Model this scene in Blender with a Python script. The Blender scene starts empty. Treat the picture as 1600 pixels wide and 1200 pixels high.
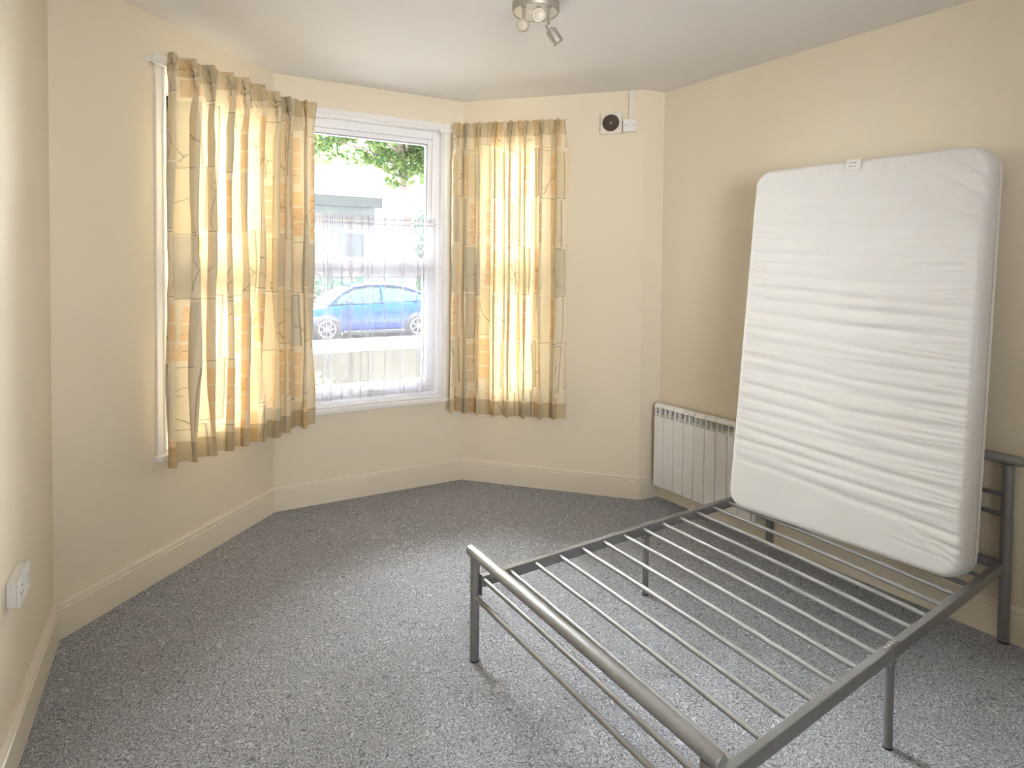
import bpy, bmesh, math, random
import numpy as np
from mathutils import Vector, Matrix
random.seed(7)
SC = bpy.context.scene
COL = SC.collection
R = math.radians

# ------------------------------------------------------------------ camera
cam_d = bpy.data.cameras.new('camera')
cam_o = bpy.data.objects.new('camera', cam_d)
COL.objects.link(cam_o)
SC.camera = cam_o
pit, rol = 0.026688, -0.0100217
FPX, CYP = 924.54, 441.7
F = Vector((0, math.cos(pit), -math.sin(pit)))
UP = Vector((0, math.sin(pit), math.cos(pit)))
RT = Vector((1, 0, 0))
cr, sr = math.cos(rol), math.sin(rol)
AX = RT * cr - UP * sr
AY = RT * sr + UP * cr
M = Matrix((AX, AY, -F)).transposed().to_4x4()
M.translation = Vector((0, 0, 1.58))
cam_o.matrix_world = M
cam_d.sensor_width = 36
cam_d.lens = FPX / 1600 * 36
cam_d.shift_y = -(600 - CYP) / 1600
cam_d.clip_start = 0.02
cam_d.clip_end = 200

# ------------------------------------------------------------------ light
SC.view_settings.view_transform = 'Standard'
SC.view_settings.look = 'None'
SC.view_settings.gamma = 1
SC.view_settings.use_curve_mapping = False
SC.view_settings.exposure = 0.14
SKY = 2.4
w = bpy.data.worlds.new('overcast_sky')
SC.world = w
w.use_nodes = True
bg = w.node_tree.nodes['Background']
bg.inputs[0].default_value = (0.90, 0.95, 1.0, 1)
bg.inputs[1].default_value = SKY

# broad hazy daylight from the street side, coming down through the bay
def soft_sun(name, energy, spread, az, el, col):
    sd = bpy.data.lights.new(name, 'SUN'); sd.energy = energy; sd.angle = math.radians(spread); sd.color = col
    so = bpy.data.objects.new(name, sd); COL.objects.link(so)
    az, el = math.radians(az), math.radians(el)
    v = -Vector((math.sin(az) * math.cos(el), math.cos(az) * math.cos(el), math.sin(el)))
    so.rotation_euler = v.to_track_quat('-Z', 'Y').to_euler()
soft_sun('bright_low_sky', 132.0, 96, 0, 13, (.95, .975, 1.0))
soft_sun('bright_west_sky', 62.0, 76, -76, 22, (.97, .985, 1.0))
soft_sun('bright_high_sky', 600.0, 60, 14, 70, (.90, .95, 1.0))
# unseen fill lamp added behind the camera to lift the window walls
ld = bpy.data.lights.new('rear_fill', 'AREA'); ld.shape = 'RECTANGLE'; ld.size = 1.55; ld.size_y = 1.9; ld.energy = 23.5; ld.spread = math.radians(72); ld.color = (.98, .98, 1.0)
lo = bpy.data.objects.new('rear_fill', ld); COL.objects.link(lo)
lo.location = (1.12, -1.26, 1.75)
lo.rotation_euler = Vector((-.26, .965, .06)).to_track_quat('-Z', 'Z').to_euler()

# second added fill lamp, out of view on the right, brightening the left wall
ld2 = bpy.data.lights.new('left_wall_fill', 'AREA'); ld2.shape = 'RECTANGLE'; ld2.size = .8; ld2.size_y = 1.7; ld2.energy = 6.5; ld2.color = (.97, .98, 1.0); ld2.spread = math.radians(36)
lo2 = bpy.data.objects.new('left_wall_fill', ld2); COL.objects.link(lo2)
lo2.location = (3.45, -.15, 1.5)
lo2.rotation_euler = Vector((-.98, .19, .0)).to_track_quat('-Z', 'Z').to_euler()

# ------------------------------------------------------------------ plan of the room (metres, camera above the origin)
W0 = Vector((-1.897, 2.430)); W1 = Vector((-1.514, 3.751)); W2 = Vector((-0.3677, 4.3694))
W3 = Vector((0.8804, 4.0158)); W4 = Vector((1.0331, 4.0838))
aE, aD = R(-29.12), R(144.87)
dEv = Vector((math.sin(aE), math.cos(aE)))
dDv = Vector((math.sin(aD), math.cos(aD)))
WE = W0 - dEv * 4.6
WD = W4 + dDv * 5.6
HT = 2.783
SKH = 0.163
PLAN = [WE, W0, W1, W2, W3, W4, WD]          # clockwise seen from above, the room on the right hand

# ------------------------------------------------------------------ materials
def mat(name, col, rough=0.6, metal=0.0, spec=0.5, trans=0.0):
    m = bpy.data.materials.new(name); m.use_nodes = True
    b = m.node_tree.nodes['Principled BSDF']
    b.inputs['Base Color'].default_value = (*col, 1)
    b.inputs['Roughness'].default_value = rough
    b.inputs['Metallic'].default_value = metal
    b.inputs['Specular IOR Level'].default_value = spec
    return m
def N(m, t): return m.node_tree.nodes.new(t)
def Lk(m, a, b): m.node_tree.links.new(a, b)
def bsdf(m): return m.node_tree.nodes['Principled BSDF']
def noise_tint(m, scale, c1, c2, bump=0.0, bscale=None, bdist=0.002, detail=4):
    tc = N(m, 'ShaderNodeTexCoord')
    n = N(m, 'ShaderNodeTexNoise'); n.inputs['Scale'].default_value = scale; n.inputs['Detail'].default_value = detail
    Lk(m, tc.outputs['Object'], n.inputs['Vector'])
    r = N(m, 'ShaderNodeValToRGB')
    r.color_ramp.elements[0].position = 0.3; r.color_ramp.elements[1].position = 0.7
    r.color_ramp.elements[0].color = (*c1, 1); r.color_ramp.elements[1].color = (*c2, 1)
    Lk(m, n.outputs['Fac'], r.inputs[0]); Lk(m, r.outputs[0], bsdf(m).inputs['Base Color'])
    if bump:
        n2 = N(m, 'ShaderNodeTexNoise'); n2.inputs['Scale'].default_value = bscale or scale * 8
        n2.inputs['Detail'].default_value = 3
        Lk(m, tc.outputs['Object'], n2.inputs['Vector'])
        bp = N(m, 'ShaderNodeBump'); bp.inputs['Strength'].default_value = bump; bp.inputs['Distance'].default_value = bdist
        Lk(m, n2.outputs['Fac'], bp.inputs['Height']); Lk(m, bp.outputs[0], bsdf(m).inputs['Normal'])
    return m

M_wall = noise_tint(mat('cream_wall_paint', (.8, .7, .55), 0.75, spec=0.3), 1.3, (.81, .722, .572), (.825, .738, .588), 0.15, 220, 0.0006)
M_ceil = noise_tint(mat('ceiling_paint', (.84, .82, .82), 0.9, spec=0.2), 1.1, (.855, .83, .815), (.87, .845, .83), 0.1, 120, 0.0006)
M_skirt = mat('cream_gloss_paint', (.82, .74, .61), 0.38, spec=0.4)
M_upvc = mat('white_upvc', (.86, .86, .88), 0.3)
M_wood = mat('white_gloss_wood', (.87, .85, .82), 0.35)
M_white = mat('white_plastic', (.84, .83, .81), 0.35)
M_cream = mat('cream_plastic', (.80, .75, .66), 0.4)
M_grey = mat('grey_marking', (.35, .35, .36), 0.5)
M_dark = mat('dark_recess', (.03, .028, .026), 0.6)
M_brown = mat('brown_grille', (.075, .05, .033), 0.5)
M_rad = mat('white_enamel', (.88, .87, .845), 0.35)
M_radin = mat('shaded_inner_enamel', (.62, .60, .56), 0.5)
M_steel = noise_tint(mat('silver_powder_coat', (.33, .335, .34), 0.46, metal=0.45), 40, (.31, .31, .308), (.345, .345, .342), 0.05, 600, 0.0003)
M_rail = noise_tint(mat('pewter_powder_coat', (.24, .24, .24), 0.42, metal=0.6), 40, (.27, .272, .275), (.30, .302, .305), 0.05, 600, 0.0003)
M_bolt = mat('bright_bolt', (.55, .55, .54), 0.3, metal=0.9)
M_rubber = mat('black_rubber', (.03, .03, .03), 0.7)
M_nickel = mat('brushed_nickel', (.46, .43, .385), 0.5, metal=0.8)
M_lampglass = mat('frosted_lamp_face', (.62, .54, .42), 0.35)
M_matt = noise_tint(mat('white_cotton_cover', (.86, .85, .84), 0.85, spec=0.2), 9, (.78, .765, .745), (.80, .79, .775), 0.25, 900, 0.0005)
try: bsdf(M_matt).inputs['Sheen Weight'].default_value = 0.15
except Exception: pass
M_pipe = mat('cream_piping', (.82, .79, .72), 0.8)

# carpet: grey twist pile with light and dark curls
M_carpet = mat('grey_twist_carpet', (.27, .27, .275), 0.95, spec=0.1)
def _carpet(m):
    tc = N(m, 'ShaderNodeTexCoord')
    n0 = N(m, 'ShaderNodeTexNoise'); n0.inputs['Scale'].default_value = 26; n0.inputs['Detail'].default_value = 1.5; n0.inputs['Distortion'].default_value = 1.6
    Lk(m, tc.outputs['Object'], n0.inputs['Vector'])
    # thin contour lines of the noise make the curls
    a = N(m, 'ShaderNodeMath'); a.operation = 'MULTIPLY'; a.inputs[1].default_value = 9.0
    Lk(m, n0.outputs['Fac'], a.inputs[0])
    s = N(m, 'ShaderNodeMath'); s.operation = 'PINGPONG'; s.inputs[1].default_value = 0.5
    Lk(m, a.outputs[0], s.inputs[0])
    n1 = N(m, 'ShaderNodeTexNoise'); n1.inputs['Scale'].default_value = 120; n1.inputs['Detail'].default_value = 2
    Lk(m, tc.outputs['Object'], n1.inputs['Vector'])
    add = N(m, 'ShaderNodeMath'); add.operation = 'MULTIPLY_ADD'; add.inputs[1].default_value = 0.75
    Lk(m, n1.outputs['Fac'], add.inputs[0]); Lk(m, s.outputs[0], add.inputs[2])
    r = N(m, 'ShaderNodeValToRGB'); e = r.color_ramp.elements
    e[0].position = 0.34; e[0].color = (.15, .156, .174, 1)
    e[1].position = 0.94; e[1].color = (.65, .66, .70, 1)
    x = r.color_ramp.elements.new(0.60); x.color = (.33, .337, .368, 1)
    Lk(m, add.outputs[0], r.inputs[0])
    n2 = N(m, 'ShaderNodeTexNoise'); n2.inputs['Scale'].default_value = 1.6; n2.inputs['Detail'].default_value = 2
    Lk(m, tc.outputs['Object'], n2.inputs['Vector'])
    mr = N(m, 'ShaderNodeMapRange'); mr.inputs[3].default_value = .93; mr.inputs[4].default_value = 1.06
    Lk(m, n2.outputs['Fac'], mr.inputs[0])
    mx = N(m, 'ShaderNodeVectorMath'); mx.operation = 'SCALE'
    Lk(m, r.outputs[0], mx.inputs[0]); Lk(m, mr.outputs[0], mx.inputs['Scale'])
    Lk(m, mx.outputs[0], bsdf(m).inputs['Base Color'])
    bp = N(m, 'ShaderNodeBump'); bp.inputs['Strength'].default_value = 0.6; bp.inputs['Distance'].default_value = 0.005
    Lk(m, add.outputs[0], bp.inputs['Height']); Lk(m, bp.outputs[0], bsdf(m).inputs['Normal'])
_carpet(M_carpet)

# thin window glass: passes light straight, reflects by angle
M_glass = bpy.data.materials.new('window_glass'); M_glass.use_nodes = True
def _glass(m, tint=(.96, .98, .97), refl=1.0):
    nt = m.node_tree; nt.nodes.clear()
    out = N(m, 'ShaderNodeOutputMaterial'); t = N(m, 'ShaderNodeBsdfTransparent'); g = N(m, 'ShaderNodeBsdfGlossy')
    t.inputs[0].default_value = (*tint, 1); g.inputs['Roughness'].default_value = 0.02
    f = N(m, 'ShaderNodeFresnel'); f.inputs[0].default_value = 1.45
    mx = N(m, 'ShaderNodeMixShader')
    Lk(m, f.outputs[0], mx.inputs[0]); Lk(m, t.outputs[0], mx.inputs[1]); Lk(m, g.outputs[0], mx.inputs[2]); Lk(m, mx.outputs[0], out.inputs[0])
_glass(M_glass)

# printed curtain cotton: pattern colours live on the cloth, light comes through it
def cloth_mat(name, attr, trl, tr_tint=(1, 1, 1)):
    m = bpy.data.materials.new(name); m.use_nodes = True
    m.node_tree.nodes.clear()
    out = N(m, 'ShaderNodeOutputMaterial')
    a = N(m, 'ShaderNodeAttribute'); a.attribute_name = attr
    d = N(m, 'ShaderNodeBsdfDiffuse'); t = N(m, 'ShaderNodeBsdfTranslucent'); mx = N(m, 'ShaderNodeMixShader')
    mul = N(m, 'ShaderNodeMix'); mul.data_type = 'RGBA'; mul.blend_type = 'MULTIPLY'; mul.inputs[0].default_value = 1
    mul.inputs[7].default_value = (*tr_tint, 1)
    Lk(m, a.outputs['Color'], d.inputs[0]); gm = N(m, 'ShaderNodeGamma'); gm.inputs[1].default_value = 1.4; Lk(m, a.outputs['Color'], gm.inputs[0]); Lk(m, gm.outputs[0], mul.inputs[6]); Lk(m, mul.outputs[2], t.inputs[0])
    tc = N(m, 'ShaderNodeTexCoord'); n = N(m, 'ShaderNodeTexNoise'); n.inputs['Scale'].default_value = 700
    Lk(m, tc.outputs['Object'], n.inputs['Vector'])
    bp = N(m, 'ShaderNodeBump'); bp.inputs['Strength'].default_value = .15; bp.inputs['Distance'].default_value = .0005
    Lk(m, n.outputs['Fac'], bp.inputs['Height']); Lk(m, bp.outputs[0], d.inputs['Normal'])
    mx.inputs[0].default_value = trl
    Lk(m, d.outputs[0], mx.inputs[1]); Lk(m, t.outputs[0], mx.inputs[2]); Lk(m, mx.outputs[0], out.inputs[0])
    return m
M_curtain = cloth_mat('printed_curtain_cotton', 'print', 0.15, (1.0, .95, .90))

M_net = bpy.data.materials.new('sheer_net'); M_net.use_nodes = True
def _net(m):
    m.node_tree.nodes.clear()
    out = N(m, 'ShaderNodeOutputMaterial')
    a = N(m, 'ShaderNodeAttribute'); a.attribute_name = 'print'
    d = N(m, 'ShaderNodeBsdfDiffuse'); t = N(m, 'ShaderNodeBsdfTranslucent'); tp = N(m, 'ShaderNodeBsdfTransparent')
    Lk(m, a.outputs['Color'], d.inputs[0]); Lk(m, a.outputs['Color'], t.inputs[0])
    m1 = N(m, 'ShaderNodeMixShader'); m1.inputs[0].default_value = .008
    Lk(m, d.outputs[0], m1.inputs[1]); Lk(m, t.outputs[0], m1.inputs[2])
    lw = N(m, 'ShaderNodeLayerWeight'); lw.inputs[0].default_value = .35
    mr = N(m, 'ShaderNodeMapRange'); mr.inputs[3].default_value = .34; mr.inputs[4].default_value = .85
    Lk(m, lw.outputs['Facing'], mr.inputs[0])
    m2 = N(m, 'ShaderNodeMixShader')
    ad = N(m, 'ShaderNodeMath'); ad.operation = 'ADD'; ad.use_clamp = True
    Lk(m, mr.outputs[0], ad.inputs[0]); Lk(m, a.outputs['Alpha'], ad.inputs[1])
    Lk(m, ad.outputs[0], m2.inputs[0]); Lk(m, tp.outputs[0], m2.inputs[1]); Lk(m, m1.outputs[0], m2.inputs[2]); Lk(m, m2.outputs[0], out.inputs[0])
_net(M_net)

M_leaf = bpy.data.materials.new('tree_leaf'); M_leaf.use_nodes = True
def _leaf(m, c1, c2):
    m.node_tree.nodes.clear()
    out = N(m, 'ShaderNodeOutputMaterial'); g = N(m, 'ShaderNodeNewGeometry'); r = N(m, 'ShaderNodeValToRGB')
    r.color_ramp.elements[0].color = (*c1, 1); r.color_ramp.elements[1].color = (*c2, 1)
    Lk(m, g.outputs['Random Per Island'], r.inputs[0])
    d = N(m, 'ShaderNodeBsdfDiffuse'); t = N(m, 'ShaderNodeBsdfTranslucent'); mx = N(m, 'ShaderNodeMixShader'); mx.inputs[0].default_value = .45
    Lk(m, r.outputs[0], d.inputs[0]); Lk(m, r.outputs[0], t.inputs[0]); Lk(m, d.outputs[0], mx.inputs[1]); Lk(m, t.outputs[0], mx.inputs[2]); Lk(m, mx.outputs[0], out.inputs[0])
_leaf(M_leaf, (.045, .095, .045), (.19, .22, .075))
M_leaf2 = bpy.data.materials.new('shrub_leaf'); M_leaf2.use_nodes = True
_leaf(M_leaf2, (.010, .028, .018), (.030, .050, .028))
M_bark = noise_tint(mat('bark', (.2, .15, .12), .9), 12, (.20, .15, .13), (.32, .26, .22), .6, 30, .02)
M_render = noise_tint(mat('white_render', (.4, .4, .4), .8), 1.0, (.17, .17, .173), (.20, .20, .203))
M_slate = noise_tint(mat('grey_roof', (.05, .05, .05), .8), 4, (.042, .042, .042), (.056, .055, .056))
M_gwall = noise_tint(mat('garden_wall_render', (.03, .027, .022), .9), 6, (.024, .021, .017), (.033, .030, .025))
M_cope = noise_tint(mat('coping_stone', (.2, .2, .2), .85), 8, (.20, .198, .19), (.27, .265, .255))
M_pave = noise_tint(mat('grey_paving', (.1, .1, .1), .9), 3, (.14, .138, .134), (.18, .178, .175))
M_verge = noise_tint(mat('dark_tarmac', (.03, .03, .03), .9), 3, (.022, .023, .022), (.032, .033, .032))
M_road = noise_tint(mat('asphalt', (.03, .03, .03), .9), 5, (.025, .025, .026), (.035, .035, .036))
M_carblue = mat('blue_car_paint', (.0015, .032, .20), 0.22); bsdf(M_carblue).inputs['Coat Weight'].default_value = .6
M_tyre = mat('tyre', (.03, .03, .032), .8)
M_alloy = mat('alloy_rim', (.55, .56, .58), .3, metal=.7)
M_carglass = mat('car_window', (.03, .045, .045), .25, spec=.15)
M_bglass = mat('house_window_glass', (.10, .11, .13), .1)
M_tail = mat('tail_lamp', (.45, .03, .03), .3)

# ------------------------------------------------------------------ helpers
class MB:
    """collects shapes into one mesh"""
    def __init__(s): s.b = bmesh.new()
    def box(s, c, sz, rot=None):
        c = Vector(c); vs = []
        for z in (-1, 1):
            for x, y in ((-1, -1), (1, -1), (1, 1), (-1, 1)):
                v = Vector((x * sz[0] / 2, y * sz[1] / 2, z * sz[2] / 2))
                if rot is not None: v = rot @ v
                vs.append(s.b.verts.new(c + v))
        for f in ((3, 2, 1, 0), (4, 5, 6, 7), (0, 1, 5, 4), (1, 2, 6, 5), (2, 3, 7, 6), (3, 0, 4, 7)):
            s.b.faces.new([vs[i] for i in f])
        return s
    def bar(s, a, b, wd, ht, up=Vector((0, 0, 1))):
        """box section from a to b"""
        a = Vector(a); b = Vector(b); d = (b - a); L = d.length; d = d / L
        x = d.cross(up).normalized(); z = x.cross(d)
        rot = Matrix((d, x, z)).transposed()
        return s.box((a + b) / 2, (L, wd, ht), rot)
    def tube(s, pts, r, n=14, cap=True, closed=False):
        pts = [Vector(p) for p in pts]; rings = []
        ref = None
        m = len(pts)
        for i, p in enumerate(pts):
            if closed: t = (pts[(i + 1) % m] - pts[i - 1]).normalized()
            else: t = (pts[min(i + 1, m - 1)] - pts[max(i - 1, 0)]).normalized()
            if ref is None:
                ref = Vector((0, 0, 1)) if abs(t.z) < .9 else Vector((1, 0, 0))
            x = t.cross(ref).normalized(); y = x.cross(t).normalized(); ref = y
            rr = r[i] if isinstance(r, (list, tuple)) else r
            rings.append([s.b.verts.new(p + (x * math.cos(2 * math.pi * k / n) + y * math.sin(2 * math.pi * k / n)) * rr) for k in range(n)])
        rng = range(m) if closed else range(m - 1)
        for i in rng:
            A, B = rings[i], rings[(i + 1) % m]
            for k in range(n): s.b.faces.new((A[k], A[(k + 1) % n], B[(k + 1) % n], B[k]))
        if cap and not closed:
            s.b.faces.new(rings[0][::-1]); s.b.faces.new(rings[-1])
        return s
    def lathe(s, base, axis, prof, n=32):
        """prof: list of (distance along axis, radius)"""
        base = Vector(base); axis = Vector(axis).normalized()
        ref = Vector((0, 0, 1)) if abs(axis.z) < .9 else Vector((1, 0, 0))
        x = axis.cross(ref).normalized(); y = axis.cross(x).normalized()
        rings = []
        for h, r in prof:
            if r < 1e-6: rings.append([s.b.verts.new(base + axis * h)])
            else: rings.append([s.b.verts.new(base + axis * h + (x * math.cos(2 * math.pi * k / n) + y * math.sin(2 * math.pi * k / n)) * r) for k in range(n)])
        for A, B in zip(rings[:-1], rings[1:]):
            for k in range(n):
                k2 = (k + 1) % n
                if len(A) == 1 and len(B) == 1: continue
                if len(A) == 1: s.b.faces.new((A[0], B[k2], B[k]))
                elif len(B) == 1: s.b.faces.new((A[k], A[k2], B[0]))
                else: s.b.faces.new((A[k], A[k2], B[k2], B[k]))
        if len(rings[0]) > 1: s.b.faces.new(rings[0][::-1])
        if len(rings[-1]) > 1: s.b.faces.new(rings[-1])
        return s
    def prism(s, poly, z0, z1):
        """plan polygon (clockwise or not) extruded"""
        lo = [s.b.verts.new((p[0], p[1], z0)) for p in poly]; hi = [s.b.verts.new((p[0], p[1], z1)) for p in poly]
        n = len(poly)
        s.b.faces.new(lo[::-1]); s.b.faces.new(hi)
        for i in range(n): s.b.faces.new((lo[i], lo[(i + 1) % n], hi[(i + 1) % n], hi[i]))
        return s
    def profile(s, org, dirv, nrm, a, b, prof):
        """2D profile (offset along nrm, z) swept from along=a to along=b"""
        rows = []
        for t in (a, b):
            rows.append([s.b.verts.new((org.x + dirv.x * tt + nrm.x * o, org.y + dirv.y * tt + nrm.y * o, z)) for (o, z), tt in zip(prof, (t if isinstance(t, (list, tuple)) else [t] * len(prof)))])
        n = len(prof)
        for i in range(n): s.b.faces.new((rows[0][i], rows[0][(i + 1) % n], rows[1][(i + 1) % n], rows[1][i]))
        s.b.faces.new(rows[0][::-1]); s.b.faces.new(rows[1])
        return s
    def build(s, name, m, parent=None, smooth=False, bevel=0.0, seg=2):
        bmesh.ops.recalc_face_normals(s.b, faces=s.b.faces)
        me = bpy.data.meshes.new(name); s.b.to_mesh(me); s.b.free()
        me.materials.append(m)
        o = bpy.data.objects.new(name, me); COL.objects.link(o)
        if smooth:
            for p in me.polygons: p.use_smooth = True
            try: me.set_sharp_from_angle(angle=R(38))
            except Exception: pass
        if bevel:
            md = o.modifiers.new('bevel', 'BEVEL'); md.width = bevel; md.segments = seg; md.limit_method = 'ANGLE'; md.angle_limit = R(40)
        if parent is not None:
            o.parent = parent
            o.matrix_parent_inverse = Matrix.Translation(parent.location).inverted() if parent.type == 'EMPTY' else Matrix()
        return o
def tag(o, label=None, cat=None, group=None, kind=None):
    if label: o['label'] = label
    if cat: o['category'] = cat
    if group: o['group'] = group
    if kind: o['kind'] = kind
    return o
def empty(name, loc):
    o = bpy.data.objects.new(name, None); COL.objects.link(o); o.location = loc; o.empty_display_size = .1
    return o
def structure(o): o['kind'] = 'structure'; return o
def V3(p, z): return Vector((p[0], p[1], z))
def rotz_basis(d):
    """columns: along d (2D), left normal, up"""
    return Matrix(((d.x, -d.y, 0), (d.y, d.x, 0), (0, 0, 1)))
class WallFrame:
    """coordinates on a wall: s along it, off into the room, z up"""
    def __init__(w_, P, Q):
        w_.P = P.copy(); w_.d = (Q - P).normalized(); w_.n = Vector((w_.d.y, -w_.d.x)); w_.L = (Q - P).length
        w_.rot = Matrix(((w_.d.x, w_.n.x, 0), (w_.d.y, w_.n.y, 0), (0, 0, 1)))
    def p(w_, s, off, z):
        q = w_.P + w_.d * s + w_.n * off
        return Vector((q.x, q.y, z))
    def box(w_, mb, s0, s1, o0, o1, z0, z1):
        mb.box(w_.p((s0 + s1) / 2, (o0 + o1) / 2, (z0 + z1) / 2), (s1 - s0, o1 - o0, z1 - z0), w_.rot)
        return mb
FE, FA, FB, FC, FR, FD = [WallFrame(PLAN[i], PLAN[i + 1]) for i in range(6)]

def offset_plan(t):
    n = len(PLAN); out = []
    for i in range(n):
        p0, p1, p2 = PLAN[i - 1], PLAN[i], PLAN[(i + 1) % n]
        d1 = (p1 - p0).normalized(); d2 = (p2 - p1).normalized()
        n1 = Vector((d1.y, -d1.x)); n2 = Vector((d2.y, -d2.x))
        a = p1 + n1 * t; b = p1 + n2 * t
        den = d1.x * d2.y - d1.y * d2.x
        k = ((b.x - a.x) * d2.y - (b.y - a.y) * d2.x) / den
        out.append(a + d1 * k)
    return out
OUT = offset_plan(-0.24)

# ------------------------------------------------------------------ room shell
structure(MB().prism(OUT, -0.15, 0.0).build('floor', M_carpet))
structure(MB().prism(OUT, HT, HT + 0.15).build('ceiling', M_ceil))
Z0, Z1 = 0.625, 2.562
OPEN = {'front_left': (0.545, 1.275), 'front': (0.118, 1.152), 'front_right': (0.105, 0.685)}
def wall(name, i, op=None):
    P, Q = PLAN[i], PLAN[(i + 1) % len(PLAN)]; Po, Qo = OUT[i], OUT[(i + 1) % len(PLAN)]
    mb = MB()
    if op is None:
        mb.prism([P, Q, Qo, Po], 0, HT)
    else:
        f = WallFrame(P, Q); a, b = op
        A = P + f.d * a; B = P + f.d * b; Ao = A - f.n * .24; Bo = B - f.n * .24
        mb.prism([P, A, Ao, Po], 0, HT); mb.prism([B, Q, Qo, Bo], 0, HT)
        mb.prism([A, B, Bo, Ao], 0, Z0); mb.prism([A, B, Bo, Ao], Z1, HT)
        bmesh.ops.remove_doubles(mb.b, verts=mb.b.verts, dist=1e-5)
    return structure(mb.build(name, M_wall))
wall('wall_left', 0)
wall('wall_front_left', 1, OPEN['front_left'])
wall('wall_front', 2, OPEN['front'])
wall('wall_front_right', 3, OPEN['front_right'])
wall('wall_return', 4)
wall('wall_right', 5)
wall('wall_back', 6)

# skirting boards with a moulded top, mitred at every corner
skp = [(0.0, 0.0), (0.020, 0.0), (0.020, SKH - .038), (0.015, SKH - .034), (0.015, SKH - .030), (0.018, SKH - .026), (0.017, SKH - .018), (0.011, SKH - .008), (0.010, SKH), (0.0, SKH)]
inner = offset_plan(1.0)
names = ['left', 'front_left', 'front', 'front_right', 'return', 'right', 'back']
for i, nm in enumerate(names):
    j = (i + 1) % 7
    f = WallFrame(PLAN[i], PLAN[j]); mb = MB()
    def al(k, base): # mitre: how far along the wall the corner moves per metre of offset
        return (inner[k] - PLAN[k]).dot(f.d) + base
    a = [al(i, 0) * 0 + (inner[i] - PLAN[i]).dot(f.d) * o for o, z in skp]
    b = [f.L + (inner[j] - PLAN[j]).dot(f.d) * o for o, z in skp]
    mb.profile(f.P, f.d, f.n, a, b, skp)
    structure(mb.build('baseboard_' + nm, M_skirt))

# ------------------------------------------------------------------ windows
def make_window(num, f, op, label=None):
    a, b = op
    root = empty('window_%d' % num, f.p((a + b) / 2, 0, Z0)); structure(root)
    # architrave round the opening
    mb = MB(); wv = .044
    f.box(mb, a - wv, a, 0.001, .014, Z0, Z1 + wv); f.box(mb, b, b + wv, 0.001, .014, Z0, Z1 + wv); f.box(mb, a, b, 0.001, .014, Z1, Z1 + wv)
    f.box(mb, a - .012, a, .014, .024, Z0, Z1 + .012); f.box(mb, b, b + .012, .014, .024, Z0, Z1 + .012); f.box(mb, a, b, .014, .024, Z1, Z1 + .012)
    mb.build('architrave', M_wood, root, bevel=.003)
    # lining of the reveal
    mb = MB()
    f.box(mb, a, a + .006, -.23, 0.0, Z0, Z1); f.box(mb, b - .006, b, -.23, 0.0, Z0, Z1); f.box(mb, a + .006, b - .006, -.23, 0.0, Z1 - .006, Z1)
    mb.build('reveal_lining', M_wood, root)
    # sill board
    mb = MB(); f.box(mb, a - .055, b + .04, 0.0, .045, Z0 - .028, Z0 + .002); f.box(mb, a + .006, b - .006, -.22, 0.0, Z0 - .0, Z0 + .014)
    mb.build('window_sill', M_wood, root, bevel=.006, seg=3)
    # outer frame
    A, B, C0, C1 = a + .006, b - .006, Z0 + .014, Z1 - .006; fw = .058
    mb = MB()
    f.box(mb, A, A + fw, -.135, -.06, C0, C1); f.box(mb, B - fw, B, -.135, -.06, C0, C1)
    f.box(mb, A + fw, B - fw, -.135, -.06, C0, C0 + fw); f.box(mb, A + fw, B - fw, -.135, -.06, C1 - fw, C1)
    f.box(mb, A + fw, B - fw, -.135, -.06, 1.555, 1.60)
    mb.build('window_frame', M_upvc, root, bevel=.005, seg=2)
    # sashes
    sw = .052; ia, ib = A + fw, B - fw
    for z0, z1, w_ in ((C0 + fw, 1.555, sw), (1.60, C1 - fw, .034)):
        mb = MB(); o0, o1 = -.125, -.072
        f.box(mb, ia, ia + w_, o0, o1, z0, z1); f.box(mb, ib - w_, ib, o0, o1, z0, z1)
        f.box(mb, ia + w_, ib - w_, o0, o1, z0, z0 + w_); f.box(mb, ia + w_, ib - w_, o0, o1, z1 - w_, z1)
        sa = mb.build('sash', M_upvc, root, bevel=.006, seg=2)
        mb = MB(); g = .008
        f.box(mb, ia + w_, ia + w_ + g, -.118, -.082, z0 + w_, z1 - w_); f.box(mb, ib - w_ - g, ib - w_, -.118, -.082, z0 + w_, z1 - w_)
        f.box(mb, ia + w_ + g, ib - w_ - g, -.118, -.082, z0 + w_, z0 + w_ + g); f.box(mb, ia + w_ + g, ib - w_ - g, -.118, -.082, z1 - w_ - g, z1 - w_)
        q = mb.build('glazing_bead', M_grey, sa); tag(q, 'grey rubber seal round the glass')
        mb = MB(); f.box(mb, ia + w_ + .002, ib - w_ - .002, -.102, -.098, z0 + w_ + .002, z1 - w_ - .002)
        mb.build('pane', M_glass, sa)
    if num == 2:
        mb = MB(); hs = (ia + ib) / 2
        f.box(mb, hs - .02, hs + .02, -.072, -.062, C0 + fw + .008, C0 + fw + .028)
        f.box(mb, hs - .005, hs + .085, -.062, -.052, C0 + fw + .012, C0 + fw + .024)
        mb.build('handle', M_white, root, bevel=.003)
    return root
make_window(1, FA, OPEN['front_left'])
make_window(2, FB, OPEN['front'])
make_window(3, FC, OPEN['front_right'])

# ------------------------------------------------------------------ curtains
def vnoise(n_terms, seed, lo, hi):
    rs = np.random.RandomState(seed)
    fr = rs.uniform(lo, hi, n_terms); ph = rs.uniform(0, 6.28, n_terms); am = rs.uniform(.5, 1, n_terms); am /= am.sum()
    return lambda x: sum(a * np.sin(f * x + p) for a, f, p in zip(am, fr, ph))

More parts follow.
